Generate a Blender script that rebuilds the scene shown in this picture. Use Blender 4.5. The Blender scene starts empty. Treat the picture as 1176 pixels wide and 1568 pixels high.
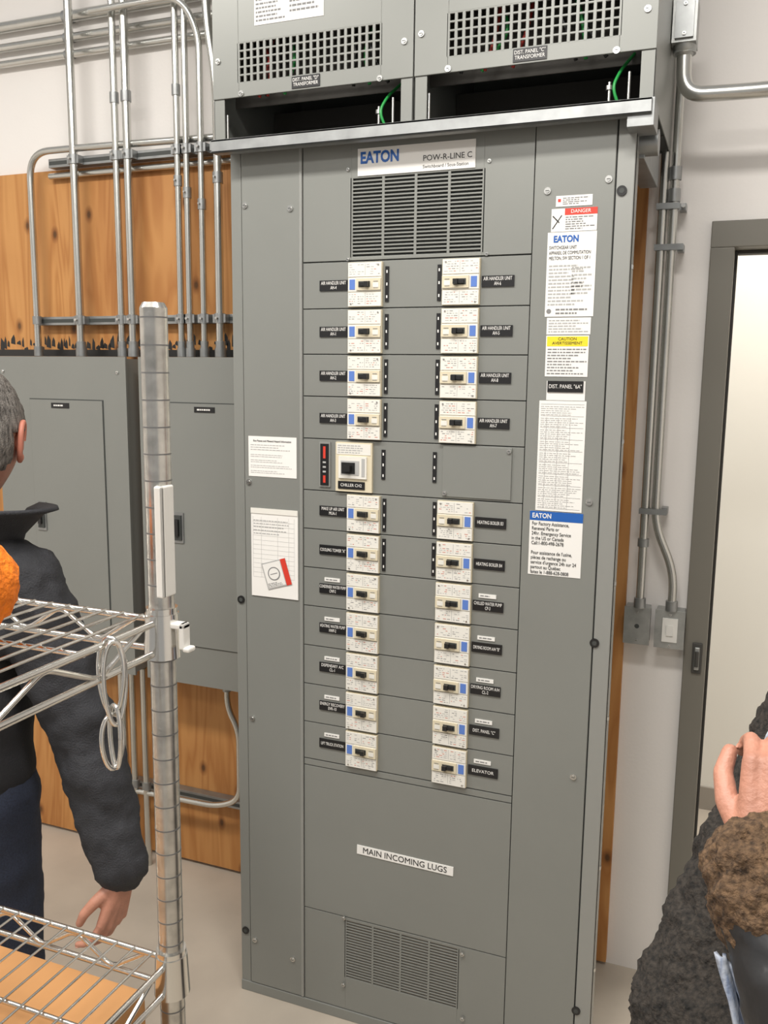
import bpy, bmesh, math, random
from mathutils import Vector, Matrix
random.seed(7)
scene=bpy.context.scene
col=scene.collection
scene.view_settings.view_transform='Standard'
# ------------------------------------------------------------------ materials
MATS={}
def mat(name,color,rough=.5,metal=0.0,noise=0.0,nscale=20,bump=0.0,bscale=200,emit=0,spec=.5,color2=None,aniso=None):
    m=bpy.data.materials.new(name); m.use_nodes=True; nt=m.node_tree; b=nt.nodes["Principled BSDF"]
    b.inputs["Base Color"].default_value=(*color,1); b.inputs["Roughness"].default_value=rough; b.inputs["Metallic"].default_value=metal
    b.inputs["Specular IOR Level"].default_value=spec
    tc=nt.nodes.new("ShaderNodeTexCoord")
    if noise>0 or color2:
        n=nt.nodes.new("ShaderNodeTexNoise"); n.inputs["Scale"].default_value=nscale; n.inputs["Detail"].default_value=5
        mp=nt.nodes.new("ShaderNodeMapping"); 
        if aniso: mp.inputs["Scale"].default_value=aniso
        nt.links.new(tc.outputs["Object"],mp.inputs[0]); nt.links.new(mp.outputs[0],n.inputs["Vector"])
        r=nt.nodes.new("ShaderNodeValToRGB"); r.color_ramp.elements[0].position=.3; r.color_ramp.elements[1].position=.7
        c2=color2 if color2 else tuple(min(1,c*(1+noise)) for c in color)
        c1=color if color2 else tuple(c*(1-noise) for c in color)
        r.color_ramp.elements[0].color=(*c1,1); r.color_ramp.elements[1].color=(*c2,1)
        nt.links.new(n.outputs["Fac"],r.inputs[0]); nt.links.new(r.outputs[0],b.inputs["Base Color"])
    if bump>0:
        n2=nt.nodes.new("ShaderNodeTexNoise"); n2.inputs["Scale"].default_value=bscale; n2.inputs["Detail"].default_value=3
        nt.links.new(tc.outputs["Object"],n2.inputs["Vector"])
        bp=nt.nodes.new("ShaderNodeBump"); bp.inputs["Strength"].default_value=bump; bp.inputs["Distance"].default_value=.004
        nt.links.new(n2.outputs["Fac"],bp.inputs["Height"]); nt.links.new(bp.outputs[0],b.inputs["Normal"])
    MATS[name]=m; return m
mat("board_grey",(.238,.245,.228),.36,.15,noise=.03,nscale=3)
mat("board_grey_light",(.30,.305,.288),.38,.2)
mat("seam_dark",(.05,.055,.052),.6)
mat("black_void",(.008,.008,.008),.9)
mat("slot_void",(.035,.038,.037),.9)
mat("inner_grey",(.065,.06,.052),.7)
mat("filter_beige",(.36,.30,.235),.9)
mat("galv",(.34,.35,.35),.40,.8,noise=.14,nscale=25)
mat("emt",(.60,.60,.57),.27,.95,noise=.05,nscale=15)
mat("zinc_box",(.40,.41,.40),.4,.7,noise=.15,nscale=30)
mat("screw",(.62,.62,.60),.25,.9)
mat("label_black",(.012,.012,.013),.35)
mat("label_white",(.80,.79,.76),.5)
mat("paper",(.82,.81,.78),.6)
mat("print_grey",(.22,.22,.22),.7)
mat("print_mid",(.42,.42,.41),.7)
mat("print_red",(.55,.20,.15),.7)
mat("print_black",(.02,.02,.02),.6)
mat("blue",(.015,.11,.42),.4)
mat("red",(.65,.05,.03),.4)
mat("yellow",(.85,.68,.03),.4)
mat("green_wire",(.02,.30,.06),.4)
mat("red_wire",(.4,.03,.02),.4)
mat("breaker_white",(.76,.745,.69),.5)
mat("breaker_beige",(.68,.61,.45),.5)
mat("breaker_blue",(.10,.20,.55),.5)
mat("handle_black",(.015,.015,.015),.35)
mat("wall_paint",(.81,.78,.75),.75,noise=.015,nscale=2,bump=.08,bscale=120)
mat("corridor_paint",(.80,.785,.725),.75)
mat("floor_concrete",(.47,.415,.345),.33,noise=.09,nscale=5,bump=.03,bscale=60)
mat("door_frame_paint",(.165,.155,.13),.45)
mat("gasket",(.05,.048,.043),.6)
mat("rubber_base",(.33,.30,.26),.6)
mat("chrome",(.70,.69,.66),.18,1.0)
mat("post_metal",(.53,.52,.49),.27,.95,noise=.22,nscale=60)
mat("groove",(.20,.20,.20),.5,.6)
mat("cardboard",(.44,.22,.08),.75,noise=.08,nscale=12)
mat("orange_fuzz",(.85,.20,.01),.95,noise=.25,nscale=90,bump=1,bscale=150)
mat("jacket_grey",(.026,.027,.032),.75,noise=.2,nscale=30,bump=.5,bscale=350)
mat("vest_black",(.010,.010,.012),.8,bump=.3,bscale=300)
mat("jeans",(.016,.022,.042),.85,noise=.3,nscale=300)
mat("skin",(.47,.22,.15),.5,noise=.16,nscale=28,bump=.25,bscale=250)
mat("skin_ear",(.52,.19,.13),.5,noise=.08,nscale=40)
mat("hair_grey",(.045,.040,.036),.6,color2=(.30,.275,.25),nscale=190,aniso=(1,1,.22),bump=1,bscale=450)
mat("hair_brown",(.04,.022,.012),.6,noise=.4,nscale=120,bump=.8,bscale=300)
mat("eye_white",(.8,.8,.78),.2)
mat("eye_dark",(.03,.02,.015),.2)
mat("lips",(.42,.14,.12),.5)
mat("nail",(.60,.33,.26),.3)
mat("sherpa_black",(.007,.0065,.006),.95,color2=(.045,.037,.030),nscale=170,bump=1,bscale=190)
mat("sherpa_brown",(.030,.017,.009),.95,color2=(.16,.095,.050),nscale=180,bump=1,bscale=200)
mat("sleeve_black",(.016,.017,.019),.45,bump=.15,bscale=60)
mat("shirt_blue",(.16,.21,.33),.7,color2=(.62,.66,.72),nscale=150,aniso=(1,1,.08),bump=.3)
mat("shoe",(.03,.02,.015),.5)
mat("plastic_white",(.75,.74,.70),.4)
def plywood():
    m=bpy.data.materials.new("plywood"); m.use_nodes=True; nt=m.node_tree; b=nt.nodes["Principled BSDF"]; L=nt.links.new
    b.inputs["Roughness"].default_value=.6
    tc=nt.nodes.new("ShaderNodeTexCoord"); mp=nt.nodes.new("ShaderNodeMapping"); mp.inputs["Scale"].default_value=(1,1,.10)
    L(tc.outputs["Object"],mp.inputs[0])
    n=nt.nodes.new("ShaderNodeTexNoise"); n.inputs["Scale"].default_value=8; n.inputs["Detail"].default_value=3; n.inputs["Distortion"].default_value=.6
    L(mp.outputs[0],n.inputs["Vector"])
    mul=nt.nodes.new("ShaderNodeMath"); mul.operation='MULTIPLY'; mul.inputs[1].default_value=8; L(n.outputs["Fac"],mul.inputs[0])
    fr=nt.nodes.new("ShaderNodeMath"); fr.operation='PINGPONG'; fr.inputs[1].default_value=.5; L(mul.outputs[0],fr.inputs[0])
    r=nt.nodes.new("ShaderNodeValToRGB"); e=r.color_ramp.elements; e[0].position=0; e[0].color=(.46,.20,.055,1); e[1].position=.4; e[1].color=(.57,.28,.09,1)
    L(fr.outputs[0],r.inputs[0])
    cur=r.outputs[0]
    sep=nt.nodes.new("ShaderNodeSeparateXYZ"); cmb=nt.nodes.new("ShaderNodeCombineXYZ"); L(tc.outputs["Object"],sep.inputs[0])
    sx=nt.nodes.new("ShaderNodeMath"); sx.operation='MULTIPLY'; sx.inputs[1].default_value=6.0; L(sep.outputs[0],sx.inputs[0]); L(sx.outputs[0],cmb.inputs[0])
    sz=nt.nodes.new("ShaderNodeMath"); sz.operation='MULTIPLY'; sz.inputs[1].default_value=3.6; L(sep.outputs[2],sz.inputs[0]); L(sz.outputs[0],cmb.inputs[1])
    v=nt.nodes.new("ShaderNodeTexVoronoi"); v.voronoi_dimensions='2D'; v.inputs["Scale"].default_value=1.0; v.inputs["Randomness"].default_value=.9; L(cmb.outputs[0],v.inputs["Vector"])
    kr=nt.nodes.new("ShaderNodeValToRGB"); k=kr.color_ramp.elements; k[0].position=.025; k[0].color=(.10,.085,.07,1); k[1].position=.11; k[1].color=(1,1,1,1)
    kk=k.new(.055); kk.color=(.55,.46,.40,1)
    L(v.outputs["Distance"],kr.inputs[0])
    mx=nt.nodes.new("ShaderNodeMix"); mx.data_type='RGBA'; mx.blend_type='MULTIPLY'; mx.inputs[0].default_value=.85
    L(cur,mx.inputs[6]); L(kr.outputs[0],mx.inputs[7])
    n3=nt.nodes.new("ShaderNodeTexNoise"); n3.inputs["Scale"].default_value=2.2; L(tc.outputs["Object"],n3.inputs["Vector"])
    r3=nt.nodes.new("ShaderNodeValToRGB"); r3.color_ramp.elements[0].color=(.74,.64,.56,1); r3.color_ramp.elements[1].color=(1,1,1,1); r3.color_ramp.elements[0].position=.35; r3.color_ramp.elements[1].position=.6
    L(n3.outputs["Fac"],r3.inputs[0])
    mx2=nt.nodes.new("ShaderNodeMix"); mx2.data_type='RGBA'; mx2.blend_type='MULTIPLY'; mx2.inputs[0].default_value=.7
    L(mx.outputs[2],mx2.inputs[6]); L(r3.outputs[0],mx2.inputs[7]); L(mx2.outputs[2],b.inputs["Base Color"])
    MATS["plywood"]=m
plywood()
# ------------------------------------------------------------------ helpers
def link(ob,parent=None):
    col.objects.link(ob)
    if parent is not None: ob.parent=parent
    return ob
def empty(name,loc=(0,0,0)):
    e=bpy.data.objects.new(name,None); e.empty_display_size=.1; col.objects.link(e); e.location=loc; return e
class MB:
    def __init__(s): s.v=[];s.f=[];s.m=[];s.names=[];s.sm=[]
    def mi(s,n):
        if n not in s.names: s.names.append(n)
        return s.names.index(n)
    def add(s,vs,fs,m,smooth=False):
        o=len(s.v); s.v+= [tuple(v) for v in vs]; i=s.mi(m)
        for f in fs: s.f.append([o+k for k in f]); s.m.append(i); s.sm.append(smooth)
    def box(s,x0,x1,y0,y1,z0,z1,m):
        if x0>x1:x0,x1=x1,x0
        if y0>y1:y0,y1=y1,y0
        if z0>z1:z0,z1=z1,z0
        vs=[(x0,y0,z0),(x1,y0,z0),(x1,y1,z0),(x0,y1,z0),(x0,y0,z1),(x1,y0,z1),(x1,y1,z1),(x0,y1,z1)]
        s.add(vs,[(3,2,1,0),(4,5,6,7),(0,1,5,4),(1,2,6,5),(2,3,7,6),(3,0,4,7)],m)
    def cyl(s,p0,p1,r,m,n=16,r1=None):
        p0=Vector(p0);p1=Vector(p1);d=(p1-p0).normalized();r1=r if r1 is None else r1
        a=d.orthogonal().normalized();b=d.cross(a)
        vs=[];
        for p,rr in((p0,r),(p1,r1)):
            for i in range(n):
                t=2*math.pi*i/n; vs.append(p+a*math.cos(t)*rr+b*math.sin(t)*rr)
        s.add(vs,[(i,(i+1)%n,n+(i+1)%n,n+i) for i in range(n)],m,True)
        s.add(vs,[tuple(range(n))[::-1],tuple(range(n,2*n))],m,False)
    def tube(s,pts,r,m,n=12,fillet=0,cap=True):
        pts=[Vector(p) for p in pts]
        if fillet>0:
            o=[pts[0]]
            for i in range(1,len(pts)-1):
                a,b,c=pts[i-1],pts[i],pts[i+1]; u=(a-b);w=(c-b);fl=min(fillet,u.length*.49,w.length*.49)
                A=b+u.normalized()*fl;C=b+w.normalized()*fl
                for k in range(9):
                    t=k/8; o.append(A*(1-t)**2+b*2*t*(1-t)+C*t*t)
            o.append(pts[-1]); pts=o
        q=[pts[0]]
        for p in pts[1:]:
            if (p-q[-1]).length>1e-5:q.append(p)
        pts=q; vs=[]; T=(pts[1]-pts[0]).normalized(); a=T.orthogonal().normalized()
        for i,p in enumerate(pts):
            t=(pts[min(i+1,len(pts)-1)]-pts[max(i-1,0)]).normalized()
            a=(a-t*a.dot(t)).normalized(); b=t.cross(a)
            for k in range(n):
                th=2*math.pi*k/n; vs.append(p+a*math.cos(th)*r+b*math.sin(th)*r)
        fs=[]
        for i in range(len(pts)-1):
            for k in range(n):
                fs.append((i*n+k,i*n+(k+1)%n,(i+1)*n+(k+1)%n,(i+1)*n+k))
        s.add(vs,fs,m,True)
        if cap:
            L=len(pts)-1; s.add(vs,[tuple(range(n))[::-1],tuple(range(L*n,L*n+n))],m,False)
    def grid(s,x0,x1,z0,z1,nx,nz,bw,bh,y0,y1,m):
        w=(x1-x0)/nx; h=(z1-z0)/nz
        for i in range(nx+1): s.box(x0+i*w-bw/2,x0+i*w+bw/2,y0,y1,z0,z1,m)
        for j in range(nz+1): s.box(x0,x1,y0+.0002,y1-.0002,z0+j*h-bh/2,z0+j*h+bh/2,m)
    def ell(s,c,r,m,n=16,rot=None):
        vs=[];k=n//2
        for j in range(k+1):
            ph=math.pi*j/k
            for i in range(n):
                th=2*math.pi*i/n; v=Vector((r[0]*math.sin(ph)*math.cos(th),r[1]*math.sin(ph)*math.sin(th),r[2]*math.cos(ph)))
                if rot: v=rot@v
                vs.append(Vector(c)+v)
        s.add(vs,[(j*n+i,(j+1)*n+i,(j+1)*n+(i+1)%n,j*n+(i+1)%n) for j in range(k) for i in range(n)],m,True)
    def obj(s,name,parent=None,bevel=0):
        me=bpy.data.meshes.new(name); me.from_pydata(s.v,[],s.f)
        for n in s.names: me.materials.append(MATS[n])
        me.polygons.foreach_set("material_index",s.m); me.polygons.foreach_set("use_smooth",s.sm); me.update()
        ob=bpy.data.objects.new(name,me); link(ob,parent)
        if bevel:
            b=ob.modifiers.new("b","BEVEL"); b.width=bevel; b.segments=2; b.limit_method='ANGLE'; b.angle_limit=math.radians(50)
        return ob
def text(parent,name,s,x,y,z,size,m,align='LEFT',sx=1.0,bold=0,tilt=0,sp=1.0):
    c=bpy.data.curves.new(name,"FONT"); c.body=s; c.size=size; c.resolution_u=3; c.align_x=align; c.align_y='CENTER'; c.space_line=sp
    c.offset=bold; c.materials.append(MATS[m]); c.extrude=.0002
    o=bpy.data.objects.new(name,c); link(o,parent); o.location=(x,y,z); o.rotation_euler=(math.pi/2,tilt,0); o.scale=(sx,1,1); return o
def prints(mb,x0,x1,z0,z1,n,y,m="print_grey",fill=.45):
    h=(z1-z0)/n
    for i in range(n):
        zc=z1-(i+.5)*h; x=x0; end=x0+(x1-x0)*random.uniform(.55,1)
        while x<end:
            w=random.uniform(.003,.011); w=min(w,end-x)
            mb.box(x,x+w,y-.0003,y,zc-h*fill/2,zc+h*fill/2,m); x+=w+.0018
def screw(mb,x,y,z,r=.008,m="screw"):
    mb.cyl((x,y,z),(x,y-.003,z),r,m,16); mb.cyl((x,y-.003,z),(x,y-.005,z),r*.6,m,12)
    mb.box(x-r*.5,x+r*.5,y-.0053,y-.0049,z-.0007,z+.0007,"seam_dark")
# ------------------------------------------------------------------ room shell
def shell(name,boxes,m,bev=0):
    mb=MB()
    for b in boxes: mb.box(*b,m)
    return mb.obj(name,None,bev)
shell("floor",[(-2.7,3.2,-3.6,1.65,-.1,0)],"floor_concrete")
shell("wall_back",[(-2.6,1.045,.481,.60,0,3.3)],"wall_paint")
shell("wall_back",[(1.045,2.055,.481,.60,2.007,3.3)],"wall_paint")
shell("wall_back",[(2.055,3.1,.481,.60,0,3.3)],"wall_paint")
shell("wall_left",[(-2.7,-2.6,-3.6,.60,0,3.3)],"wall_paint")
shell("wall_right",[(3.1,3.2,-3.6,1.65,0,3.3)],"wall_paint")
shell("wall_corridor",[(.2,3.1,1.55,1.65,0,3.3)],"corridor_paint")
shell("baseboard_corridor",[(.2,3.1,1.54,1.55,0,.09)],"rubber_base")
mb=MB()
for x0,x1 in((1.045,1.10),(2.0,2.055)): mb.box(x0,x1,.462,.618,0,1.945,"door_frame_paint")
mb.box(1.045,2.055,.462,.618,1.945,2.007,"door_frame_paint")
mb.box(1.10,1.107,.53,.57,0,1.945,"gasket"); mb.box(1.993,2.0,.53,.57,0,1.945,"gasket"); mb.box(1.107,1.993,.53,.57,1.937,1.945,"gasket")
mb.box(1.066,1.090,.455,.462,.885,.965,"gasket"); mb.box(1.072,1.084,.449,.456,.895,.955,"zinc_box"); mb.cyl((1.078,.447,.905),(1.078,.447,.945),.005,"gasket")
mb.obj("door_1",None,.002)
# ------------------------------------------------------------------ switchboard
sb=empty("switchboard",(0,0,0))
rows=[1.884,1.781,1.679,1.583,1.485,1.363,1.27,1.176,1.081,.982,.884,.786,.690]
mb=MB()
mb.box(.035,.855,.012,.455,0,2.13,"board_grey")
mb.box(0,.914,0,.012,0,2.135,"seam_dark")
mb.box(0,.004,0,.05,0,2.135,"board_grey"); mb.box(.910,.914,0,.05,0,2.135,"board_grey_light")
mb.box(.005,.909,.04,.045,0,2.13,"board_grey")
mb.obj("cabinet_body",sb)
mb=MB()
mb.box(0,.0275,-.006,0,.0,2.135,"board_grey")
mb.box(.0295,.186,-.008,0,.03,2.135,"board_grey")
mb.box(.7165,.877,-.008,0,.0,2.150,"board_grey")
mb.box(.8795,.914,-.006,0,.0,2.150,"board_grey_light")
mb.box(0,.7155,-.009,0,0,.028,"board_grey")
mb.box(.179,.1865,-.0095,0,.03,2.135,"board_grey_light")  # lighter grey strip paints in the bright highlight along the cover's inner edge
mb.obj("side_covers",sb,.0015)
mb=MB(); X0,X1=.1885,.7145
vx0,vx1,vz0,vz1=.308,.609,1.892,2.062
mb.box(X0,vx0,-.006,0,1.886,2.135,"board_grey"); mb.box(vx1,X1,-.006,0,1.886,2.135,"board_grey")
mb.box(vx0,vx1,-.006,0,vz1,2.135,"board_grey"); mb.box(vx0,vx1,-.006,0,1.886,vz0,"board_grey")
mb.grid(vx0,vx1,vz0,vz1,4,21,.006,.0034,-.006,-.001,"board_grey")
zz=rows
for i in range(12): mb.box(X0,X1,-.006,0,zz[i+1]+.0012,zz[i]-.0012,"board_grey")
mb.box(X0,X1,-.006,0,.6735,.6885,"board_grey"); mb.box(X0,X1,-.006,0,.287,.671,"board_grey")
bx0,bx1,bz0,bz1=.303,.599,.118,.278
mb.box(X0,bx0,-.006,0,.03,.2845,"board_grey"); mb.box(bx1,X1,-.006,0,.03,.2845,"board_grey")
mb.box(bx0,bx1,-.006,0,bz1,.2845,"board_grey"); mb.box(bx0,bx1,-.006,0,.03,bz0,"board_grey")
mb.grid(bx0,bx1,bz0,bz1,4,21,.005,.0030,-.006,-.001,"board_grey")
mb.box(bx0,bx1,-.0008,0.0,bz0,bz1,"filter_beige"); mb.box(vx0,vx1,-.0008,0,vz0,vz1,"slot_void")
mb.box(.534,.689,-.010,-.006,1.369,1.482,"board_grey")
mb.obj("front_plates",sb,.0008)
mb=MB()
mb.box(-.016,.945,-.062,-.056,2.126,2.154,"galv"); mb.box(-.016,.945,-.062,.0,2.149,2.154,"galv"); mb.box(-.016,.945,-.062,-.035,2.126,2.130,"galv")
mb.box(.900,.950,-.055,.02,2.105,2.156,"galv")
mb.obj("top_channel",sb,.001)
mb=MB()
mb.box(.885,.925,.05,.35,2.07,2.16,"galv"); mb.cyl((.90,.06,2.10),(.95,.06,2.10),.025,"galv")
mb.obj("side_bracket",sb,.002)
mb=MB()
for x,z in((.039,2.018),(.157,2.005),(.744,2.007),(.865,2.022),(.857,1.376),(.851,.764),(.041,1.373),(.043,.770),(.043,.155),(.155,.13),(.862,.14)): screw(mb,x,-.008,z,.007)
for x,z in((.300,2.08),(.62,2.075),(.30,1.888),(.62,1.888)): screw(mb,x,-.006,z,.004)
for x,z in((.683,1.475),(.540,1.376),(.30,.285),(.61,.27),(.30,.10),(.615,.10)): screw(mb,x,-.010,z,.005)
for x,z in((.891,1.999),(.882,1.073),(.882,.2),(.014,1.076),(.014,.174)):
    mb.cyl((x,-.006,z),(x,-.009,z),.010,"handle_black"); mb.cyl((x,-.009,z),(x,-.0095,z),.005,"seam_dark")
for z in(1.85,1.5,1.2,.9,.55,.3): mb.box(.9155,.919,.004,.012,z,z+.008,"screw")
mb.obj("cover_screws",sb)
def breaker(x0,x1,z0,z1,flip,name):
    mb=MB(); zc=(z0+z1)/2
    def X(u): return x0+(x1-x0)*((1-u) if flip else u)
    def bx(u0,u1,y0,y1,a,b,m): mb.box(X(u0),X(u1),y0,y1,a,b,m)
    bx(0,1,-.014,-.004,z0,z1,"breaker_beige")
    H=z1-z0
    for k in range(3):
        a=z0+k*H/3+.0008; b=z0+(k+1)*H/3-.0008
        bx(.015,.985,-.0165,-.014,a,b,"breaker_white")
    for k in (0,2):
        a=z0+k*H/3+.004; b=z0+(k+1)*H/3-.003
        for c0,c1 in((.05,.24),(.30,.48),(.56,.94)):
            n=5
            for i in range(n):
                z=a+(b-a)*(i+.5)/n
                u=c0
                while u<c1-.03:
                    w=random.uniform(.03,.10); w=min(w,c1-u)
                    if random.random()<.62: bx(u,u+w,-.0168,-.0165,z-.0007,z+.0007,random.choice(["print_mid","print_mid","print_grey","print_red","print_mid"]))
                    u+=w+.03
        bx(.515,.525,-.0168,-.0165,a,b,"print_mid")
    bx(.06,.22,-.0175,-.0165,zc-.011,zc+.011,"breaker_blue")
    bx(.27,.985,-.020,-.0165,zc-.0125,zc+.0125,"breaker_beige")
    bx(.34,.68,-.0205,-.020,zc-.0065,zc+.0065,"seam_dark")
    bx(.38,.62,-.026,-.020,zc-.0038,zc+.0038,"handle_black"); bx(.54,.66,-.030,-.020,zc-.0055,zc+.0055,"handle_black")
    bx(.76,.93,-.0204,-.020,zc-.007,zc+.003,"breaker_white"); bx(.78,.91,-.0206,-.0204,zc+.005,zc+.0065,"print_grey"); bx(.78,.91,-.0206,-.0204,zc-.009,zc-.008,"print_grey")
    mb.cyl((X(.1),-.0165,z0+.006),(X(.1),-.018,z0+.006),.002,"screw",8); mb.cyl((X(.9),-.0165,z1-.006),(X(.9),-.018,z1-.006),.002,"screw",8)
    mb.obj(name,sb,.0006)
Lt=["AIR HANDLER UNIT\nAH-4","AIR HANDLER UNIT\nAH-1","AIR HANDLER UNIT\nAH-2","AIR HANDLER UNIT\nAH-3",None,"MAKE UP AIR UNIT\nMUA-1","COOLING TOWER \"A\"","CONDENSER WATER PUMP\nCWP-2","HEATING WATER PUMP\nHWP-2","DISPENSARY A/C\nCL-1","ENERGY RECOVERY\nEVR-10","LIFT TRUCK STATION"]
Rt=["AIR HANDLER UNIT\nAH-6","AIR HANDLER UNIT\nAH-5","AIR HANDLER UNIT\nAH-8","AIR HANDLER UNIT\nAH-7",None,"HEATING BOILER B3","HEATING BOILER B4","CHILLED WATER PUMP\nCP-3","DRYING ROOM A/H \"B\"","DRYING ROOM A/H\nCL-2","DIST. PANEL \"C\"","ELEVATOR"]
lb=MB(); nb=0
def small(s,xc,z,w):
    n=max(len(t) for t in s.split("\n")); size=.0108
    text(sb,"label_text",s,xc,-.0093,z,size,"label_white",'CENTER',min(1.0,w*.95/(n*size*.60)),bold=0,sp=.95)
for i in range(12):
    z1=rows[i]-.004; z0=rows[i+1]+.003; zc=(z0+z1)/2
    if i==4: continue
    nb+=1
    breaker(.304,.386,z0,z1,False,"breaker_%d"%nb); nb+=1
    breaker(.525,.608,z0,z1,True,"breaker_%d"%nb)
    for lx0,lx1,s in((.231,.301,Lt[i]),(.611,.681,Rt[i])):
        lb.box(lx0,lx1,-.009,-.006,zc-.0115,zc+.0115,"label_black"); small(s,(lx0+lx1)/2,zc,.07)
        if i>=7:
            c=(lx0+lx1)/2; lb.box(c-.022,c+.018,-.008,-.006,zc+.018,zc+.027,"label_white"); prints(lb,c-.018,c+.015,zc+.0195,zc+.0255,1,-.008,"print_grey")
    if i<7:
        for sx in(.391,.512):
            lb.box(sx,sx+.0085,-.0085,-.006,zc-.038,zc+.038,"label_black")
            for k in(-1,0,1): lb.box(sx+.0028,sx+.0057,-.0088,-.0085,zc+k*.027-.003,zc+k*.027+.003,"label_white")
lb.box(.231,.259,-.010,-.006,1.373,1.478,"board_grey_light"); lb.box(.2345,.2555,-.012,-.010,1.377,1.474,"label_black")
lb.box(.242,.248,-.0123,-.012,1.383,1.400,"red"); lb.box(.242,.248,-.0123,-.012,1.440,1.468,"red"); 
for k in range(3): lb.box(.241,.249,-.0123,-.012,1.407+k*.011,1.411+k*.011,"print_mid")
for sx in(.387,.510):
    lb.box(sx,sx+.009,-.0085,-.006,1.398,1.466,"label_black")
    for k in range(3): lb.box(sx+.003,sx+.006,-.0088,-.0085,1.404+k*.0245,1.410+k*.0245,"label_white")
lb.box(.275,.366,-.014,-.006,1.366,1.480,"breaker_beige"); lb.box(.278,.363,-.015,-.014,1.452,1.477,"breaker_white"); prints(lb,.281,.360,1.454,1.475,4,-.015,"print_mid")
lb.box(.284,.354,-.018,-.014,1.397,1.448,"breaker_white"); lb.box(.290,.336,-.0190,-.018,1.405,1.438,"print_mid"); lb.box(.292,.326,-.0198,-.019,1.408,1.434,"handle_black"); lb.box(.300,.318,-.032,-.0198,1.414,1.427,"handle_black")
lb.box(.342,.350,-.0185,-.018,1.402,1.444,"print_mid"); lb.box(.282,.349,-.016,-.014,1.372,1.390,"label_black")
text(sb,"label_text","CHILLER CH2",.3155,-.0165,1.381,.010,"label_white",'CENTER',.9)
lb.box(.323,.590,-.008,-.006,2.064,2.121,"label_white")
lb.box(.395,.588,-.0082,-.008,2.066,2.078,"paper")
text(sb,"sign_logo","EATON",.329,-.0085,2.100,.033,"blue",'LEFT',.82,bold=.0012)
text(sb,"sign_text","POW-R-LINE C",.474,-.0085,2.090,.0165,"print_black",'LEFT',1.0)
text(sb,"sign_text","Switchboard / Sous-Station",.474,-.0085,2.073,.0095,"print_black",'LEFT',.98)
Y=-.0085
lb.box(.762,.835,Y-.0006,Y,1.975,1.996,"paper"); lb.box(.766,.772,Y-.001,Y-.0006,1.984,1.990,"red"); prints(lb,.776,.830,1.978,1.993,4,Y-.0007)
lb.box(.754,.846,Y-.0006,Y,1.926,1.971,"paper"); lb.box(.781,.846,Y-.001,Y-.0006,1.958,1.971,"red"); text(sb,"sticker_text","DANGER",.793,Y-.0013,1.9645,.010,"paper")
lb.cyl((.757,Y-.0008,1.932),(.775,Y-.0008,1.958),.001,"print_black",6); lb.cyl((.757,Y-.0008,1.957),(.770,Y-.0008,1.944),.0012,"print_black",6); prints(lb,.783,.842,1.929,1.956,6,Y-.0007)
lb.box(.748,.847,Y-.0006,Y,1.757,1.925,"paper"); text(sb,"sticker_logo","EATON",.760,Y-.001,1.911,.018,"blue",sx=.85,bold=.0007)
text(sb,"sticker_text","SWITCHGEAR UNIT\nAPPAREIL DE COMMUTATION\nMELTON, SW SECTION 1 OF 1",.752,Y-.001,1.884,.0095,"print_black",sx=.66,sp=1.1)
prints(lb,.753,.825,1.778,1.862,12,Y-.0007,"print_mid"); prints(lb,.80,.842,1.80,1.858,8,Y-.0007,"print_mid"); lb.cyl((.756,Y-.0006,1.768),(.756,Y-.001,1.768),.005,"print_grey",12); prints(lb,.77,.84,1.76,1.775,2,Y-.0007)
lb.box(.753,.843,Y-.0006,Y,1.721,1.755,"paper"); prints(lb,.757,.839,1.724,1.752,5,Y-.0007,"print_mid")
lb.box(.753,.841,Y-.0006,Y,1.635,1.719,"paper"); lb.box(.755,.839,Y-.001,Y-.0006,1.697,1.717,"yellow"); text(sb,"sticker_text","CAUTION\nAVERTISSEMENT",.797,Y-.0013,1.7075,.0085,"print_black",'CENTER'); prints(lb,.757,.838,1.638,1.694,9,Y-.0007,"print_grey",.4)
lb.box(.758,.838,Y-.0006,Y,1.586,1.626,"paper"); lb.box(.760,.834,Y-.003,Y-.0006,1.603,1.626,"label_black"); text(sb,"panel_label_text","DIST. PANEL \"6A\"",.797,Y-.0035,1.6145,.0115,"label_white",'CENTER',.78)
lb.box(.744,.842,Y-.0006,Y,1.352,1.585,"paper")
for k in range(9): prints(lb,.748,.838,1.358+k*.0245,1.379+k*.0245,5,Y-.0007,"print_mid",.3)
for k in range(10): lb.box(.748,.838,Y-.0009,Y-.0006,1.357+k*.0245,1.3576+k*.0245,"print_grey")
for x in(.760,.785,.81): lb.box(x,x+.0005,Y-.0009,Y-.0006,1.357,1.55,"print_grey")
lb.box(.733,.846,Y-.0006,Y,1.211,1.350,"paper"); lb.box(.733,.846,Y-.001,Y-.0006,1.330,1.350,"blue"); text(sb,"sticker_logo","EATON",.738,Y-.0013,1.340,.0145,"paper",sx=.85,bold=.0003)
text(sb,"sticker_text","For Factory Assistance,\nRenewal Parts or\n24hr. Emergency Service\nin the US or Canada\nCall:1-800-498-2678\n\nPour assistance de l'usine,\npi\u00e8ces de rechange ou\nservice d'urgence 24h sur 24\npartout au Qu\u00e9bec\nfaites le 1-888-628-0808",.738,Y-.0013,1.270,.0108,"print_black",sx=.78,sp=.98)
lb.box(.041,.171,Y-.0006,Y,1.388,1.485,"paper"); text(sb,"notice_text","Eco Passes and Minesol Hazard Information",.106,Y-.001,1.474,.0066,"print_black",'CENTER',.88)
prints(lb,.047,.165,1.450,1.467,3,Y-.0007,"print_mid",.3)
for k in range(4): prints(lb,.047,.165,1.395+k*.013,1.404+k*.013,2,Y-.0007,"print_mid",.3)
lb.box(.047,.1745,Y-.0025,Y,1.092,1.309,"paper"); lb.box(.047,.1745,Y-.004,Y-.0025,1.298,1.311,"breaker_white")
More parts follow.
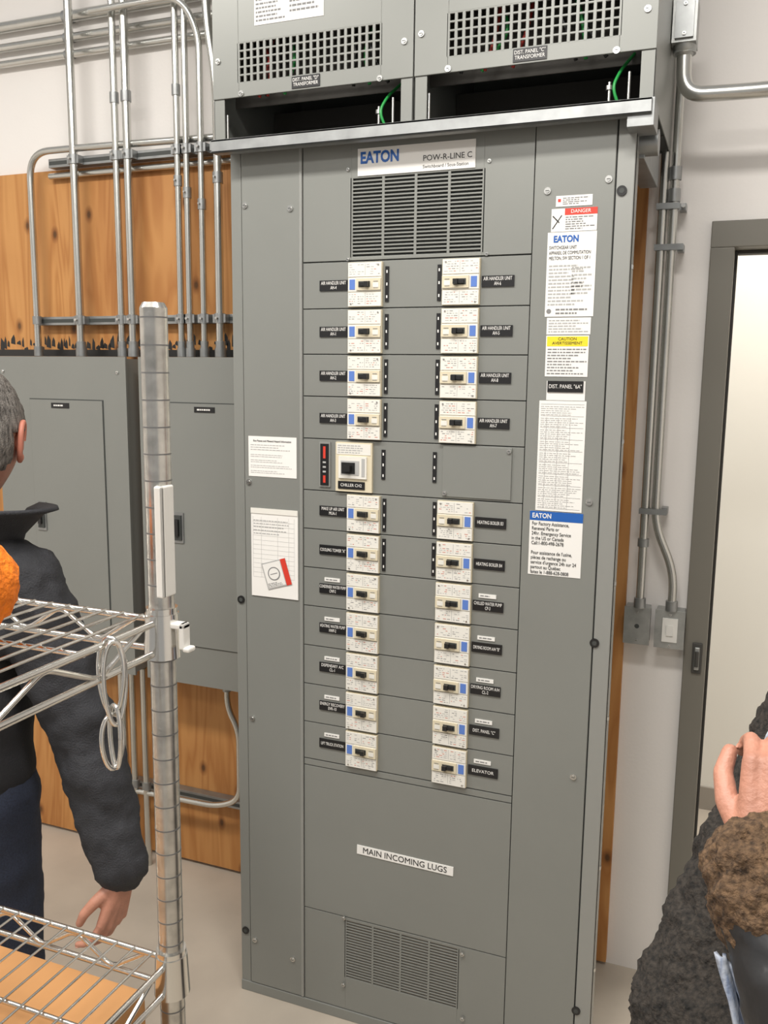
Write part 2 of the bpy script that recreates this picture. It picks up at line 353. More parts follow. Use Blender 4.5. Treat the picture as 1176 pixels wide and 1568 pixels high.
for k in range(13): lb.box(.052,.165,Y-.0028,Y-.0025,1.14+k*.0115,1.1405+k*.0115,"print_mid")
for x in(.052,.075,.12,.150,.165): lb.box(x,x+.0004,Y-.0028,Y-.0025,1.14,1.29,"print_mid")
prints(lb,.054,.160,1.245,1.285,5,Y-.0026,"print_mid",.3)
lb.obj("labels_and_stickers",sb)
mb=MB(); mb.box(-.034,.034,-.001,0,-.033,.033,"print_mid"); mb.box(-.031,.018,-.0015,-.001,-.030,.030,"label_white"); mb.box(.020,.034,-.0016,-.001,-.033,.033,"red")
mb.cyl((-.006,-.001,.002),(-.006,-.0018,.002),.017,"print_grey",20); mb.cyl((-.006,-.0018,.002),(-.006,-.0022,.002),.014,"label_white",20); mb.box(-.016,.004,-.0024,-.0022,.001,.003,"print_grey"); prints(mb,-.03,.016,-.029,-.018,3,-.0016,"print_grey")
o=mb.obj("warning_sticker",sb); o.location=(.117,-.0118,1.152); o.rotation_euler=(0,-.30,0)
mb=MB(); mb.box(-.124,.124,-.002,0,-.0115,.0115,"paper"); o=mb.obj("nameplate",sb); o.location=(.4575,-.006,.4755); o.rotation_euler=(0,.012,0)
text(sb,"nameplate_text","MAIN INCOMING LUGS",.4575,-.0085,.4755,.0215,"print_black",'CENTER',.96,tilt=.012)
# ------------------------------------------------------------------ transformers
def transformer(x0,x1,vx0,vx1,name,lab,lx,sticker=False,seed=1):
    e=empty(name); mb=MB(); g="board_grey"; zt=2.95; zb=2.258; y1=.44
    vz0,vz1=2.288,2.374
    mb.box(x0,x0+.003,0,y1,2.165,zt,g); mb.box(x1-.003,x1,0,y1,2.165,zt,g); mb.box(x0,x1,y1-.003,y1,2.165,zt,g); mb.box(x0,x1,0,y1,zt-.003,zt,g)
    mb.box(x0,x0+.028,0,.004,2.165,zb,g); mb.box(x1-.028,x1,0,.004,2.165,zb,g)
    mb.box(x0,vx0,-.003,.002,zb,zt,g); mb.box(vx1,x1,-.003,.002,zb,zt,g); mb.box(vx0,vx1,-.003,.002,zb,vz0,g); mb.box(vx0,vx1,-.003,.002,vz1,zt,g)
    nx=21; mb.grid(vx0,vx1,vz0,vz1,nx,5,.0068,.0045,-.003,.002,g)
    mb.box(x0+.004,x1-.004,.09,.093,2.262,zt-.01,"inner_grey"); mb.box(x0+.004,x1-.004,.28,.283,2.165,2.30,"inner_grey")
    mb.box(x0+.004,x1-.004,.006,.43,2.168,2.170,"seam_dark")
    mb.obj("enclosure",e,.001)
    mb=MB(); r=random.Random(seed)
    for k in range(7):
        x=r.uniform(vx0+.02,vx1-.02); c=r.choice(["green_wire","red_wire","handle_black","handle_black"])
        mb.tube([(x,.05,2.4),(x+r.uniform(-.03,.03),.04,2.34),(x+r.uniform(-.05,.05),.05,2.27)],.0040,c,8,.03)
    gx=x1-.07
    mb.tube([(gx+.02,.10,2.29),(gx,.03,2.235),(gx-.012,.012,2.20),(gx+.0,.02,2.168)],.0032,"green_wire",8,.02)
    mb.cyl((x0+.03,.01,2.165),(x0+.03,.01,2.225),.003,"screw",8); mb.cyl((gx+.02,.012,2.165),(gx+.02,.012,2.225),.003,"screw",8); mb.cyl((gx-.02,.03,2.165),(gx-.02,.03,2.215),.0035,"screw",8); mb.cyl((gx-.02,.03,2.20),(gx-.02,.03,2.208),.008,"screw",6)
    mb.obj("wiring",e)
    mb=MB()
    for x,z in((x0+.075,2.265),(x1-.075,2.262),(x1-.02,2.33),(x0+.015,2.34)): screw(mb,x,-.003,z,.0065)
    mb.box(lx,lx+.069,-.005,-.003,2.262,2.287,"label_black")
    if sticker:
        mb.box(.066,.238,-.004,-.003,2.405,2.475,"paper"); prints(mb,.070,.145,2.41,2.47,7,-.004); prints(mb,.155,.232,2.42,2.47,5,-.004)
    mb.obj("fasteners_and_label",e)
    text(e,"label_text",lab,lx+.0345,-.0055,2.2745,.0105,"label_white",'CENTER',.85,sp=.95)
transformer(-.045,.4465,.023,.373,"transformer_enclosure",'DIST. PANEL "D"\nTRANSFORMER',.160,True,2)
transformer(.4495,.942,.523,.872,"transformer_enclosure",'DIST. PANEL "C"\nTRANSFORMER',.662,False,5)
# ------------------------------------------------------------------ plywood
mb=MB(); mb.box(-1.55,.30,.462,.480,.012,2.258,"plywood")
rs=random.Random(3); x=-1.3
while x<.0:
    h=rs.uniform(.006,.040); w=rs.uniform(.006,.020); xm=x+w*rs.uniform(.2,.8); zb=1.70+rs.uniform(.0,.022)
    mb.add([(x,.4612,zb),(x+w,.4612,zb-.004),(x+w*.95,.4612,zb+h*.6),(xm,.4612,zb+h),(x+w*.1,.4612,zb+h*.5)],[(0,1,2,3,4)],"handle_black"); x+=w*rs.uniform(.7,1.6)
mb.box(-1.3,0,.4614,.462,1.68,1.7015,"handle_black")
mb.obj("plywood_backboard")
mb=MB(); mb.box(.302,.893,.462,.480,.012,2.175,"plywood"); mb.obj("plywood_backboard")
# ------------------------------------------------------------------ panels at left
def panel(name,x0,x1,d0,d1,lx,lat):
    mb=MB(); g="board_grey"
    mb.box(x0+.006,x1-.006,.338,.461,.693,1.671,g); mb.box(x0,x1,.330,.338,.687,1.677,g)
    mb.box(d0-.003,d1+.003,.3290,.330,.809,1.547,"seam_dark"); mb.box(d0,d1,.326,.3295,.812,1.544,g)
    mb.box(lx,lx+.069,.324,.326,1.519,1.535,"label_black"); prints(mb,lx+.01,lx+.058,1.523,1.531,1,.324,"label_white",.6)
    mb.box(lat-.018,lat+.018,.322,.326,1.128,1.220,"galv"); mb.box(lat-.012,lat+.012,.318,.322,1.136,1.212,"seam_dark"); mb.box(lat-.006,lat+.006,.310,.320,1.15,1.20,"handle_black")
    for z in(.73,1.63):
        for x in(x0+.03,x1-.03): screw(mb,x,.330,z,.005)
    mb.obj(name,None,.002)
panel("electrical_panel",-1.08,-.576,-.944,-.664,-.858,-.915)
panel("electrical_panel",-.53,-.02,-.421,-.10,-.334,-.397)
# ------------------------------------------------------------------ struts & conduits left
def strut(name,x0,x1,z,h=.026):
    mb=MB(); mb.box(x0,x1,.430,.461,z-h/2,z+h/2,"galv"); mb.box(x0+.002,x1-.002,.4295,.4305,z-h*.22,z+h*.22,"seam_dark"); mb.obj(name,None,.001)
strut("strut_channel",-.92,-.06,2.272); strut("strut_channel",-1.0,-.02,1.791); strut("strut_channel",-.72,-.05,.262)
yc=.412
V=[(-.806,.0125),(-.648,.0105),(-.606,.0125),(-.431,.0095),(-.400,.0095),(-.351,.0095),(-.296,.0125)]
for i,(x,r) in enumerate(V):
    mb=MB(); zt=3.25
    if i==5: mb.tube([(x,yc,1.70),(x,yc,2.58),(x-.04,yc-.03,2.67),(x-.35,yc-.03,2.67)],r,"emt",14,.07)
    elif i==6: mb.tube([(x,yc,1.70),(x,yc,2.45),(x-.03,yc,2.62),(x-.03,yc,3.25)],r,"emt",14,.08)
    else: mb.cyl((x,yc,1.68),(x,yc,zt),r,"emt",16)
    for z in(2.272,1.791):
        mb.cyl((x,yc,z-.014),(x,yc,z+.014),r+.0035,"galv",16); mb.box(x-r-.009,x-r+.002,yc-.006,.429,z-.012,z+.012,"galv"); mb.box(x+r-.002,x+r+.009,yc-.006,.429,z-.012,z+.012,"galv")
        mb.cyl((x,yc-r-.012,z),(x,yc-r-.002,z),.004,"screw",8)
    mb.cyl((x,yc,1.679),(x,yc,1.705),r+.005,"galv",12); mb.cyl((x,yc,1.705),(x,yc,1.725),r+.0025,"galv",12)
    if i in(3,4,5,6): 
        z=2.17-.035*(i%3); mb.cyl((x,yc,z),(x,yc,z+.03),r+.003,"galv",12); mb.cyl((x,yc-r-.01,z+.015),(x,yc,z+.015),.003,"screw",8)
    if i in(1,2,3): mb.cyl((x,yc,2.42),(x,yc,2.45),r+.003,"galv",12)
    mb.obj("electrical_conduit")
mb=MB()
mb.tube([(-.978,yc,1.69),(-.978,yc,2.305),(-.82,yc+.0,2.305),(-.10,yc+.035,2.302)],.0105,"emt",14,.09)
mb.cyl((-.978,yc,1.68),(-.978,yc,1.71),.014,"galv",12); mb.cyl((-.978,yc,1.78),(-.978,yc,1.805),.014,"galv",12)
mb.obj("electrical_conduit")
mb=MB(); mb.tube([(-.93,.445,2.237),(-.10,.445,2.237)],.009,"emt",12); mb.obj("electrical_conduit")
for z,r in((2.700,.0165),(2.640,.0125),(2.592,.0105)):
    mb=MB(); mb.tube([(-1.9,.460,z),(-.052,.460,z)],r,"emt",14); mb.cyl((-.86,.460,z),(-.83,.460,z),r+.003,"galv",12); mb.obj("electrical_conduit")
mb=MB()
mb.ell((-.085,.38,2.645),(.038,.04,.045),"zinc_box"); mb.cyl((-.10,.38,2.645),(-.048,.38,2.645),.026,"zinc_box"); mb.cyl((-.085,.38,2.645),(-.17,.42,2.68),.018,"zinc_box")
mb.obj("conduit_fitting")
mb=MB()
mb.cyl((-.048,.12,2.36),(-.072,.12,2.36),.015,"zinc_box"); mb.tube([(-.065,.12,2.36),(-.10,.14,2.40),(-.12,.2,2.48),(-.13,.3,2.62)],.009,"emt",12,.03)
mb.obj("electrical_conduit")
mb=MB()
mb.tube([(-.286,.40,.680),(-.286,.40,.60),(-.245,.40,.53),(-.245,.40,.30),(-.33,.40,.262),(-.64,.40,.255)],.0095,"emt",12,.07); mb.cyl((-.286,.40,.655),(-.286,.40,.685),.014,"galv",12)
mb.obj("electrical_conduit")
for x,r in((-.685,.014),(-.645,.0105),(-.60,.011)):
    mb=MB(); mb.cyl((x,.40,.0),(x,.40,.685),r,"emt",14); mb.cyl((x,.40,.27),(x,.40,.295),r+.004,"galv",12); mb.obj("electrical_conduit")
# ------------------------------------------------------------------ right conduits + boxes
mb=MB()
mb.cyl((.932,.43,1.05),(.932,.43,2.42),.0105,"emt",16); mb.cyl((.932,.43,1.05),(.932,.43,1.075),.015,"galv",14); mb.cyl((.932,.43,1.21),(.932,.43,1.23),.014,"galv",14)
for z in(2.04,1.945,1.302):
    mb.box(.918,.985 if z<2 else .972,.416,.42,z-.007,z+.007,"galv"); mb.cyl((.932,.43,z-.007),(.932,.43,z+.007),.0130,"galv",14); mb.cyl((.957,.43,z-.007),(.957,.43,z+.007),.0130,"galv",14)
    mb.box(.97,.985,.44,.479,z-.008,z+.008,"galv"); mb.cyl((.979,.418,z),(.979,.44,z),.005,"screw",8)
mb.obj("electrical_conduit")
mb=MB()
mb.tube([(.957,.43,2.42),(.957,.43,1.27),(1.010,.43,1.15),(1.010,.43,1.05)],.0105,"emt",14,.05)
for z in(2.10,2.05): mb.cyl((.957,.43,z),(.957,.43,z+.03),.0145,"galv",14)
mb.cyl((1.010,.43,1.05),(1.010,.43,1.075),.015,"galv",14); mb.obj("electrical_conduit")
mb=MB(); mb.cyl((.909,.43,2.18),(.909,.43,2.42),.008,"emt",12); mb.obj("electrical_conduit")
mb=MB()
mb.box(.944,.995,.27,.34,2.355,2.445,"zinc_box"); mb.ell((.970,.305,2.36),(.026,.034,.03),"zinc_box")
mb.cyl((.970,.305,2.34),(.970,.305,2.365),.025,"zinc_box"); mb.box(.950,.989,.264,.27,2.362,2.438,"galv"); screw(mb,.97,.264,2.43,.004); screw(mb,.97,.264,2.37,.004)
mb.tube([(.970,.305,2.345),(.973,.305,2.255),(1.10,.305,2.250),(3.09,.305,2.250)],.0165,"emt",20,.10)
mb.obj("large_conduit",None,.005)
mb=MB(); mb.box(.897,.958,.432,.479,.954,1.048,"zinc_box"); mb.box(.895,.960,.428,.433,.952,1.050,"zinc_box"); screw(mb,.928,.428,1.038,.003); screw(mb,.928,.428,.964,.003); mb.cyl((.928,.4275,1.0),(.928,.4285,1.0),.006,"seam_dark",12); mb.obj("junction_box",None,.005)
mb=MB(); mb.box(.974,1.043,.432,.479,.952,1.048,"zinc_box"); mb.box(.972,1.045,.428,.433,.950,1.050,"zinc_box"); mb.box(.991,1.028,.424,.428,.968,1.030,"plastic_white"); mb.box(1.001,1.018,.421,.424,.985,1.012,"plastic_white"); screw(mb,1.0095,.428,1.040,.003); screw(mb,1.0095,.428,.958,.003); mb.obj("switch_box",None,.004)
# ------------------------------------------------------------------ wire shelving
ws=empty("wire_shelving_rack"); PX,PY=.622,-1.170; W=1.2; D=.45
for k,(px,py) in enumerate(((PX,PY),(PX,PY-D),(PX-W,PY),(PX-W,PY-D))):
    mb=MB(); mb.cyl((px,py,.03),(px,py,1.695),.0128,"post_metal",28); mb.cyl((px,py,1.695),(px,py,1.700),.0128,"post_metal",28,.010)
    z=.06
    while z<1.69: mb.cyl((px,py,z),(px,py,z+.0014),.01300,"groove",28); z+=.0254
    mb.cyl((px,py,0),(px,py,.03),.017,"handle_black",16)
    mb.obj("post_%d"%(k+1),ws)
shelves=(1.395,1.028,.60,.16)
for si,z in enumerate(shelves):
    mb=MB(); a,b=PX-W,PX; c,d=PY-D,PY; rr=.0034
    for zz in(z,z-.030):
        e=.024
        mb.tube([(a+e,d,zz),(b-e,d,zz)],rr,"chrome",10); mb.tube([(a+e,c,zz),(b-e,c,zz)],rr,"chrome",10)
        mb.tube([(a,c+e,zz),(a,d-e,zz)],rr,"chrome",10); mb.tube([(b,c+e,zz),(b,d-e,zz)],rr,"chrome",10)
    def zig(p,q,n):
        p=Vector(p);q=Vector(q); pts=[]
        for i in range(n+1):
            v=p.lerp(q,i/n); v.z=z if i%2==0 else z-.030
            pts.append(v)
        mb.tube(pts,.0026,"chrome",8,.012)
    zig((a+.03,d,z),(b-.03,d,z),24); zig((a+.03,c,z),(b-.03,c,z),24); zig((b,c+.03,z),(b,d-.03,z),6); zig((a,c+.03,z),(a,d-.03,z),6)
    n=int(W/.0225)
    for i in range(1,n): mb.tube([(a+i*W/n,c,z+.003),(a+i*W/n,d,z+.003)],.0015,"chrome",6)
    for k in(.25,.5,.75): mb.tube([(a,c+D*k,z-.002),(b,c+D*k,z-.002)],.0026,"chrome",8)
    for px,py in((a,c),(b,c),(a,d),(b,d)):
        mb.cyl((px,py,z-.036),(px,py,z+.008),.0185,"chrome",24,.0165); mb.cyl((px,py,z+.008),(px,py,z+.014),.0155,"chrome",24)
        sxn=1 if px==a else -1; syn=1 if py==c else -1
        for zz in(z,z-.030): mb.tube([(px,py,zz),(px+sxn*.026,py,zz)],rr,"chrome",8); mb.tube([(px,py,zz),(px,py+syn*.026,zz)],rr,"chrome",8)
    mb.obj("shelf_%d"%(si+1),ws)
mb=MB()
mb.box(PX+.006,PX+.0150,PY-.0165,PY-.012,1.422,1.530,"plastic_white"); mb.box(PX+.0115,PX+.0150,PY-.0165,PY+.004,1.422,1.530,"plastic_white")
mb.box(PX+.024,PX+.030,PY-.008,PY+.004,1.370,1.396,"plastic_white"); mb.box(PX+.014,PX+.030,PY-.008,PY+.004,1.390,1.396,"plastic_white"); mb.box(PX+.028,PX+.036,PY-.008,PY+.004,1.368,1.373,"plastic_white")
mb.obj("label_holder",ws,.002)
mb=MB()
def loop(c,w,h,ax,r=.0022):
    pts=[];c=Vector(c);ax=Vector(ax).normalized()
    for i in range(33):
        t=2*math.pi*i/32; pts.append(c+ax*math.cos(t)*w/2*(1+.15*math.sin(t))+Vector((0,0,1))*math.sin(t)*h/2)
    mb.tube(pts,r,"chrome",8,0,False)
loop((PX+.004,PY-.083,1.365),.024,.072,(.9,.2,0)); loop((PX+.010,PY-.086,1.360),.020,.078,(.5,.8,0)); loop((PX+.006,PY-.083,1.308),.017,.060,(.9,-.3,0)); loop((PX+.006,PY-.087,1.305),.022,.052,(.3,.9,0))
mb.obj("hanging_carabiners",ws)
mb=MB(); mb.box(.02,.594,-1.56,-1.180,.612,.990,"cardboard"); mb.box(.02,.594,-1.386,-1.374,.990,.9910,"breaker_beige"); mb.box(.30,.36,-1.5605,-1.56,.8,.965,"breaker_beige"); mb.box(.018,.596,-1.562,-1.384,.988,.9905,"cardboard"); mb.obj("cardboard_box",None,.002)
# ------------------------------------------------------------------ organic helpers
def blob(name,parent,segs,ells,voxel,m,smooth=6,disp=0,dscale=.1,fuzz=0,fscale=.01):
    mb=MB()
    for p0,r0,p1,r1 in segs:
        p0=Vector(p0);p1=Vector(p1)
        mb.cyl(p0,p1,r0,m,20,r1)
        mb.ell(p0,(r0,r0,r0),m,16); mb.ell(p1,(r1,r1,r1),m,16)
    for c,r,rot in ells: mb.ell(c,r,m,24,rot)
    ob=mb.obj(name,parent)
    rm=ob.modifiers.new("r","REMESH"); rm.mode='VOXEL'; rm.voxel_size=voxel; rm.use_smooth_shade=True
    if smooth: s=ob.modifiers.new("s","SMOOTH"); s.factor=.6; s.iterations=smooth
    for dd_,sc_ in((disp,dscale),(fuzz,fscale)):
        if dd_:
            t=bpy.data.textures.new(name+"_t","CLOUDS"); t.noise_scale=sc_; dm=ob.modifiers.new("d","DISPLACE"); dm.texture=t; dm.strength=dd_; dm.mid_level=.5; dm.texture_coords='GLOBAL'
    return ob
def hand(name,parent,w,d,n,thumb,scale,m,curls=(.35,.5,.4),voxel=.003):
    w=Vector(w); d=Vector(d).normalized(); n=Vector(n); n=(n-d*n.dot(d)).normalized(); t=d.cross(n).normalized()*thumb
    def P(a,b,c): return w+(d*a+t*b+n*c)*scale
    segs=[]; R=lambda r:r*scale
    kn=[(.088,.027,0),(.092,.009,-.002),(.087,-.010,0),(.078,-.027,.002)]; ln=[.072,.080,.074,.058]; nl=MB()
    for i,(k,l) in enumerate(zip(kn,ln)):
        segs.append((P(0,k[1]*.35,0),R(.018),P(*k),R(.0108)))
        pos=Vector(k); ang=0; rad=[.0092,.0083,.0076,.0066] if i<3 else [.0080,.0072,.0066,.0058]
        for j,fr in enumerate((.45,.31,.24)):
            ang+=curls[j]*(1+.12*i); q=pos+Vector((math.cos(ang),(.16 if i==0 else (.04 if i==1 else -.05*i)),math.sin(ang)))*l*fr
            segs.append((P(*pos),R(rad[j]),P(*q),R(rad[j+1]))); pos=q
        nrm=Vector((math.sin(ang),0,-math.cos(ang))); c=pos+nrm*rad[3]*.75
        ax=Matrix((d*math.cos(ang)+n*math.sin(ang),t,d*math.sin(ang)-n*math.cos(ang))).transposed()
        nl.ell(P(*c),(R(.0065),R(.0048),R(.0022)),"nail",12,ax)
    segs.append((P(.05,.015,.003),R(.014),P(.05,-.015,.003),R(.014)))
    T=[(.012,.016,.006),(.042,.042,.018),(.070,.052,.030),(.094,.050,.038)]; tr=[.016,.0125,.0105,.0085]
    for j in range(3): segs.append((P(*T[j]),R(tr[j]),P(*T[j+1]),R(tr[j+1])))
    segs.append((P(-.05,0,0),R(.024),P(0,0,0),R(.021)))
    nl.obj(name+"_nails",parent)
    return blob(name,parent,segs,[],voxel,m,2)
def head(parent,c,f,size,hairm,long_hair=False):
    c=Vector(c); f=Vector(f).normalized(); r=Vector((f.y,-f.x,0)).normalized(); u=r.cross(f)
    M3=Matrix((r,f,u)).transposed()
    nx,nz=56,40
    def shape(th,ph,off=0):
        x=math.sin(ph)*math.sin(th); y=math.sin(ph)*math.cos(th); z=math.cos(ph)
        X=x*.074; Y=y*.094; Z=z*.115
        if z<0:
            k=-z; X*=1-.38*k**1.4; 
            if y<0: Y*=1-.45*k
            else: Y*=1-.10*k
        front=max(0,y)
        g=lambda ax,az,s,tz: math.exp(-((X-ax)**2/(2*s*s)+(Z-az)**2/(2*tz*tz)))*front
        Y+= .026*g(0,-.022,.008,.014)+.012*g(0,-.002,.006,.02)
        Y-= .012*(g(.031,.008,.013,.010)+g(-.031,.008,.013,.010))
        Y+= .006*g(0,.026,.04,.007)
        Y+= .007*g(0,-.058,.018,.008)+.008*g(0,-.092,.02,.012)
        v=Vector((X,Y,Z)); 
        return v+v.normalized()*off
    def surf(name,off,m,keep=None,wob=0):
        vs=[];fs=[]
        for j in range(nz+1):
            for i in range(nx):
                v=shape(2*math.pi*i/nx,math.pi*j/nz,off+(random.uniform(-wob,wob)))
                vs.append(c+M3@(v*size))
        for j in range(nz):
            for i in range(nx):
                q=(j*nx+i,j*nx+(i+1)%nx,(j+1)*nx+(i+1)%nx,(j+1)*nx+i)
                if keep:
                    th=2*math.pi*(i+.5)/nx; ph=math.pi*(j+.5)/nz; v=shape(th,ph)
                    if not keep(v): continue
                fs.append(q)
        mb=MB(); mb.add(vs,fs,m,True); return mb.obj(name,parent)
    surf("head",0,"skin")
    low=-.20 if long_hair else -.055
    hb=surf("hair",.009 if not long_hair else .016,hairm,lambda v:(v.z>.055-(max(0,-v.y+.045))*1.2 and v.z>low) and not(abs(v.x)>.055 and v.y>-.03 and v.z<.012),.0016)
    s=hb.modifiers.new("s","SOLIDIFY"); s.thickness=.010; s.offset=-1
    mb=MB()
    for sx in(-1,1):
        ec=Vector((sx*.031,.080,.008)); mb.ell(c+M3@(ec*size),(.012,.012,.012),"eye_white",12); mb.ell(c+M3@(Vector((sx*.031,.090,.008))*size),(.0045,.0045,.0045),"eye_dark",10)
        ring=[]
        for k in range(15):
            t=math.radians(-100+k*20); ring.append(c+M3@(Vector((sx*(.074+.010*math.sin(math.radians(k*12))),-.004-.017*math.cos(t)*1.0,-.006+.031*math.sin(t)*1.0))*size))
        mb.tube(ring,.0045*size,"skin_ear",10); mb.ell(c+M3@(Vector((sx*.075,-.002,-.008))*size),(.007,.016,.024),"skin_ear",12,M3); mb.ell(c+M3@(Vector((sx*.075,.003,-.032))*size),(.005,.008,.009),"skin_ear",10,M3)
        mb.tube([c+M3@(Vector((sx*.018,.093,.030))*size),c+M3@(Vector((sx*.034,.090,.034))*size),c+M3@(Vector((sx*.050,.078,.028))*size)],.0028,hairm,8,.01)
    mb.tube([c+M3@(Vector((x,.0975-abs(x)*.25,-.056))*size) for x in(-.022,-.01,0,.01,.022)],.0035,"lips",8)
    mb.obj("face_details",parent)
# ------------------------------------------------------------------ man on the left
mn=empty("man_in_dark_jacket"); B=Vector((-.25,-.68,0)); r=Vector((.965,.26,0)).normalized(); f=Vector((-.26,.965,0)).normalized()
def L(x,y,z): return B+r*x+f*y+Vector((0,0,z))
ang=math.atan2(r.y,r.x); RZ=Matrix.Rotation(ang,3,'Z')
blob("jeans",mn,[(L(s*.085,0,.83),.098,L(s*.10,.02,.45),.066) for s in(-1,1)]+[(L(s*.10,.02,.45),.066,L(s*.10,-.01,.10),.055) for s in(-1,1)],[(L(0,0,.86),(.17,.12,.11),RZ)],.012,"jeans",4,.012,.05)
sh=MB()
for s in(-1,1): sh.ell(L(s*.10,.05,.045),(.048,.135,.045),"shoe",16,RZ); sh.ell(L(s*.10,-.03,.07),(.045,.05,.055),"shoe",16,RZ)
o=sh.obj("shoes",mn)
blob("jacket_body",mn,[],[(L(0,0,1.15),(.175,.115,.20),RZ),(L(0,.01,.98),(.175,.125,.20),RZ),(L(0,0,.88),(.18,.13,.12),RZ)],.012,"vest_black",6,.014,.08)
S=L(.185,0,1.245); E=Vector((.035,-.604,.94)); Wr=Vector((.118,-.628,.722))
S2=L(-.185,0,1.245); E2=L(-.245,.02,.97); W2=L(-.20,.16,.78)
blob("jacket_sleeves",mn,[(L(-.14,0,1.27),.07,L(.14,0,1.27),.07),(S,.073,E,.064),(E,.064,Wr,.049),(S2,.073,E2,.062),(E2,.062,W2,.048),(L(.05,0,1.33),.06,S,.062),(L(-.05,0,1.33),.06,S2,.062),(L(0,0,1.15),.13,L(0,0,1.28),.11)],[(L(0,-.02,1.17),(.18,.115,.14),RZ)],.008,"jacket_grey",3,.020,.06,.008,.025)
hand("hand_right",mn,Wr+Vector((.006,-.004,-.028)),(-.16,-.22,-.95),(-.95,.2,0.1),-1,.90,"skin",(.30,.45,.35))
hand("hand_left",mn,W2+Vector((.0,.01,-.03)),(.1,.3,-.95),(.9,.2,0),1,.88,"skin")
Hc=Vector((-.180,-.633,1.512))
blob("neck",mn,[(L(0,0,1.28),.06,L(.055,.02,1.43),.058)],[],.008,"skin",3)
head(mn,Hc,(-.44,.90,0),1.15,"hair_grey")
mb=MB(); n=40; vs=[];fs=[]
for j,(rad,z) in enumerate(((.090,1.29),(.100,1.335),(.126,1.372),(.146,1.380))):
    for i in range(n+1):
        t=math.radians(-90-150+300*i/n); k=1+.22*abs(math.sin((t+math.pi/2)/2))**2
        vs.append(L(.040+math.cos(t)*rad*1.20*k,math.sin(t)*rad*.95*k,z-.012*math.sin(t)))
for j in range(3):
    for i in range(n): fs.append((j*(n+1)+i,j*(n+1)+i+1,(j+1)*(n+1)+i+1,(j+1)*(n+1)+i))
mb.add(vs,fs,"jacket_grey",True); o=mb.obj("collar",mn); s=o.modifiers.new("s","SOLIDIFY"); s.thickness=.007
# ------------------------------------------------------------------ person on the right
pr=empty("person_in_sherpa_coat"); B=Vector((1.40,-.85,0)); f=Vector((-.59,-.81,0)).normalized(); r=Vector((f.y,-f.x,0)).normalized()
RZ=Matrix.Rotation(math.atan2(r.y,r.x),3,'Z')
blob("trousers",pr,[(L(s*.085,0,.80),.095,L(s*.095,.02,.45),.066) for s in(-1,1)]+[(L(s*.095,.02,.45),.066,L(s*.095,-.01,.10),.05) for s in(-1,1)],[],.012,"jeans",4,.01,.05)
sh=MB()
for s in(-1,1): sh.ell(L(s*.095,.05,.045),(.042,.12,.045),"shoe",16,RZ); sh.ell(L(s*.095,-.03,.06),(.04,.045,.05),"shoe",16,RZ)
sh.obj("shoes",pr)
Er=Vector((1.148,-.945,.95)); Wrr=Vector((1.235,-1.10,.96))
blob("coat",pr,[(L(-.13,0,1.28),.070,L(.11,0,1.28),.070),(L(.160,0,1.275),.074,Er,.082),(Er,.080,Wrr,.060),(L(0,0,1.28),.08,L(0,0,1.36),.065)],[(L(0,0,1.10),(.18,.13,.20),RZ),(L(0,0,.92),(.20,.16,.22),RZ),(L(.02,.01,.72),(.22,.18,.20),RZ)],.006,"sherpa_black",3,.020,.04,.014,.012)
El=Vector((1.275,-1.235,1.075)); Wl=Vector((1.182,-1.125,1.225)); dd=(El-Wl).normalized()
blob("left_sleeve",pr,[(L(-.175,0,1.22),.075,El,.064),(El,.064,Wl+dd*.02,.050)],[],.006,"sleeve_black",3,.016,.05,.004,.018)
blob("sleeve_cuff",pr,[(Wl-dd*.004,.049,Wl+dd*.014,.054)],[],.0035,"sherpa_brown",2,.012,.03,.012,.010)
hand("left_hand",pr,Wl-dd*.012+Vector((.002,.01,.004)),(.14,.42,.88),(.0,.90,-.45),1,.84,"skin",(.75,.9,.6),.0026)
blob("shirt",pr,[((1.205,-.990,1.29),.028,(1.215,-.985,1.22),.032),((1.205,-.990,1.29),.028,L(0,.06,1.24),.07)],[(L(0,.06,1.1),(.10,.10,.2),RZ)],.006,"shirt_blue",3)
mb=MB(); vs=[];fs=[]; p0=Vector((1.148,-1.160,1.175)); p1=Vector((1.180,-1.185,1.060)); n=24; wn=8; rv=Vector((.93,.37,0))
for i in range(n+1):
    t=i/n; c=p0.lerp(p1,t); w=.014+.040*t
    for j in range(wn+1):
        s=j/wn; vs.append(c+rv*(w*s)+Vector((.37,-.93,0))*(.005*math.sin(s*9+t*3))+Vector((0,0,-.010*s)))
for i in range(n):
    for j in range(wn): a=i*(wn+1)+j; fs.append((a,a+1,a+wn+2,a+wn+1))
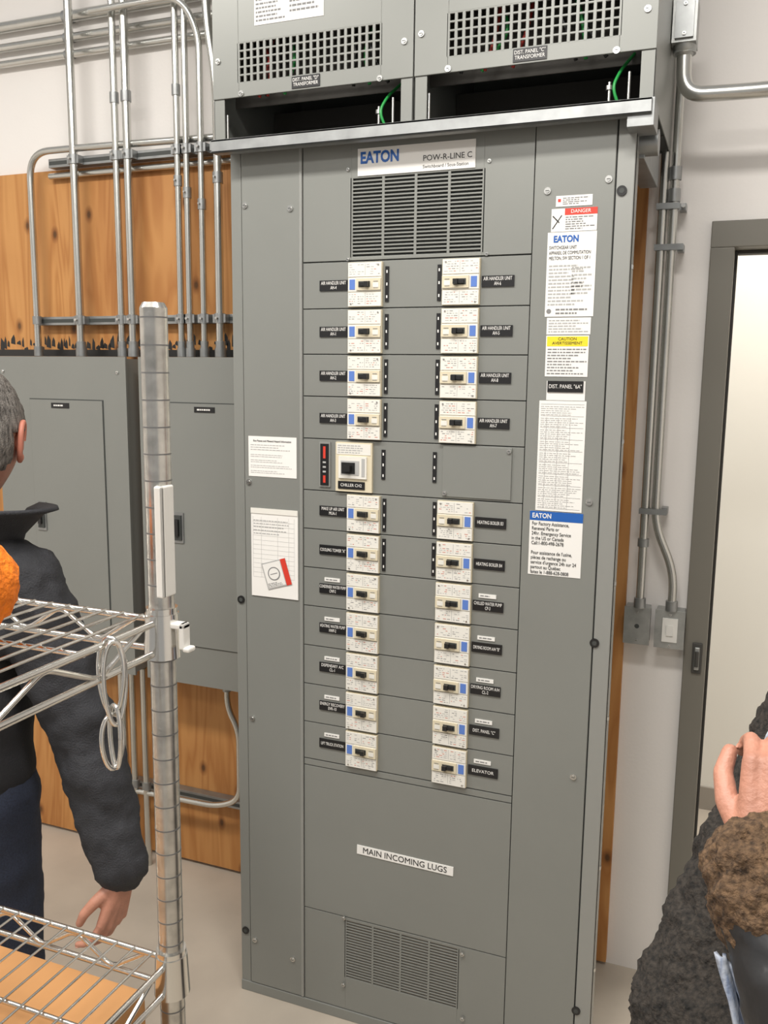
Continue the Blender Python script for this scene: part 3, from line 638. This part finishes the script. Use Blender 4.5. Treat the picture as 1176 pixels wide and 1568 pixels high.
mb.add(vs,fs,"shirt_blue",True); o=mb.obj("shirt_tail",pr); s=o.modifiers.new("s","SOLIDIFY"); s.thickness=.003
hand("right_hand",pr,Wrr+Vector((.0,-.03,.0)),(.15,-.75,.25),(.3,.1,-1),1,.86,"skin",(.5,.7,.5),.003)
blob("neck",pr,[(L(0,0,1.28),.052,L(0,.01,1.42),.048)],[],.008,"skin",3)
head(pr,L(0,.025,1.49),f,.93,"hair_brown",True)
# ------------------------------------------------------------------ orange ball on the shelf
mb=MB(); mb.ell((.514,-1.304,1.449),(.0435,.0435,.0445),"orange_fuzz",48); o=mb.obj("orange_plush_ball")
t=bpy.data.textures.new("fz","CLOUDS"); t.noise_scale=.008; dm=o.modifiers.new("d","DISPLACE"); dm.texture=t; dm.strength=.008; dm.texture_coords='GLOBAL'
# ------------------------------------------------------------------ lights
def area(name,loc,sx,sy,p,rot=(0,0,0),c=(1,.96,.905)):
    l=bpy.data.lights.new(name,"AREA"); l.shape='RECTANGLE'; l.size=sx; l.size_y=sy; l.energy=p; l.color=c; o=bpy.data.objects.new(name,l); link(o); o.location=loc; o.rotation_euler=rot
area("ceiling_light",(-.9,-1.3,3.25),1.2,.3,45); area("ceiling_light",(.9,-1.3,3.25),1.2,.3,47); area("ceiling_light",(.2,-2.9,3.25),1.2,.6,60); area("corridor_light",(1.7,1.05,3.2),1.2,.3,46)
w=bpy.data.worlds.new("room_ambient"); w.use_nodes=True; w.node_tree.nodes["Background"].inputs[0].default_value=(1,.97,.93,1); w.node_tree.nodes["Background"].inputs[1].default_value=.42; scene.world=w
# ------------------------------------------------------------------ camera
cam=bpy.data.cameras.new("camera"); cam.sensor_fit='VERTICAL'; cam.sensor_height=36; cam.lens=1383.9/1600*36; cam.clip_start=.02
co=bpy.data.objects.new("camera",cam); col.objects.link(co)
co.matrix_world=Matrix.Translation((1.1347,-1.8743,1.6375))@(Matrix.Rotation(.3775,4,'Z')@Matrix.Rotation(math.pi/2-.1553,4,'X')@Matrix.Rotation(.0119,4,'Z'))
scene.camera=co
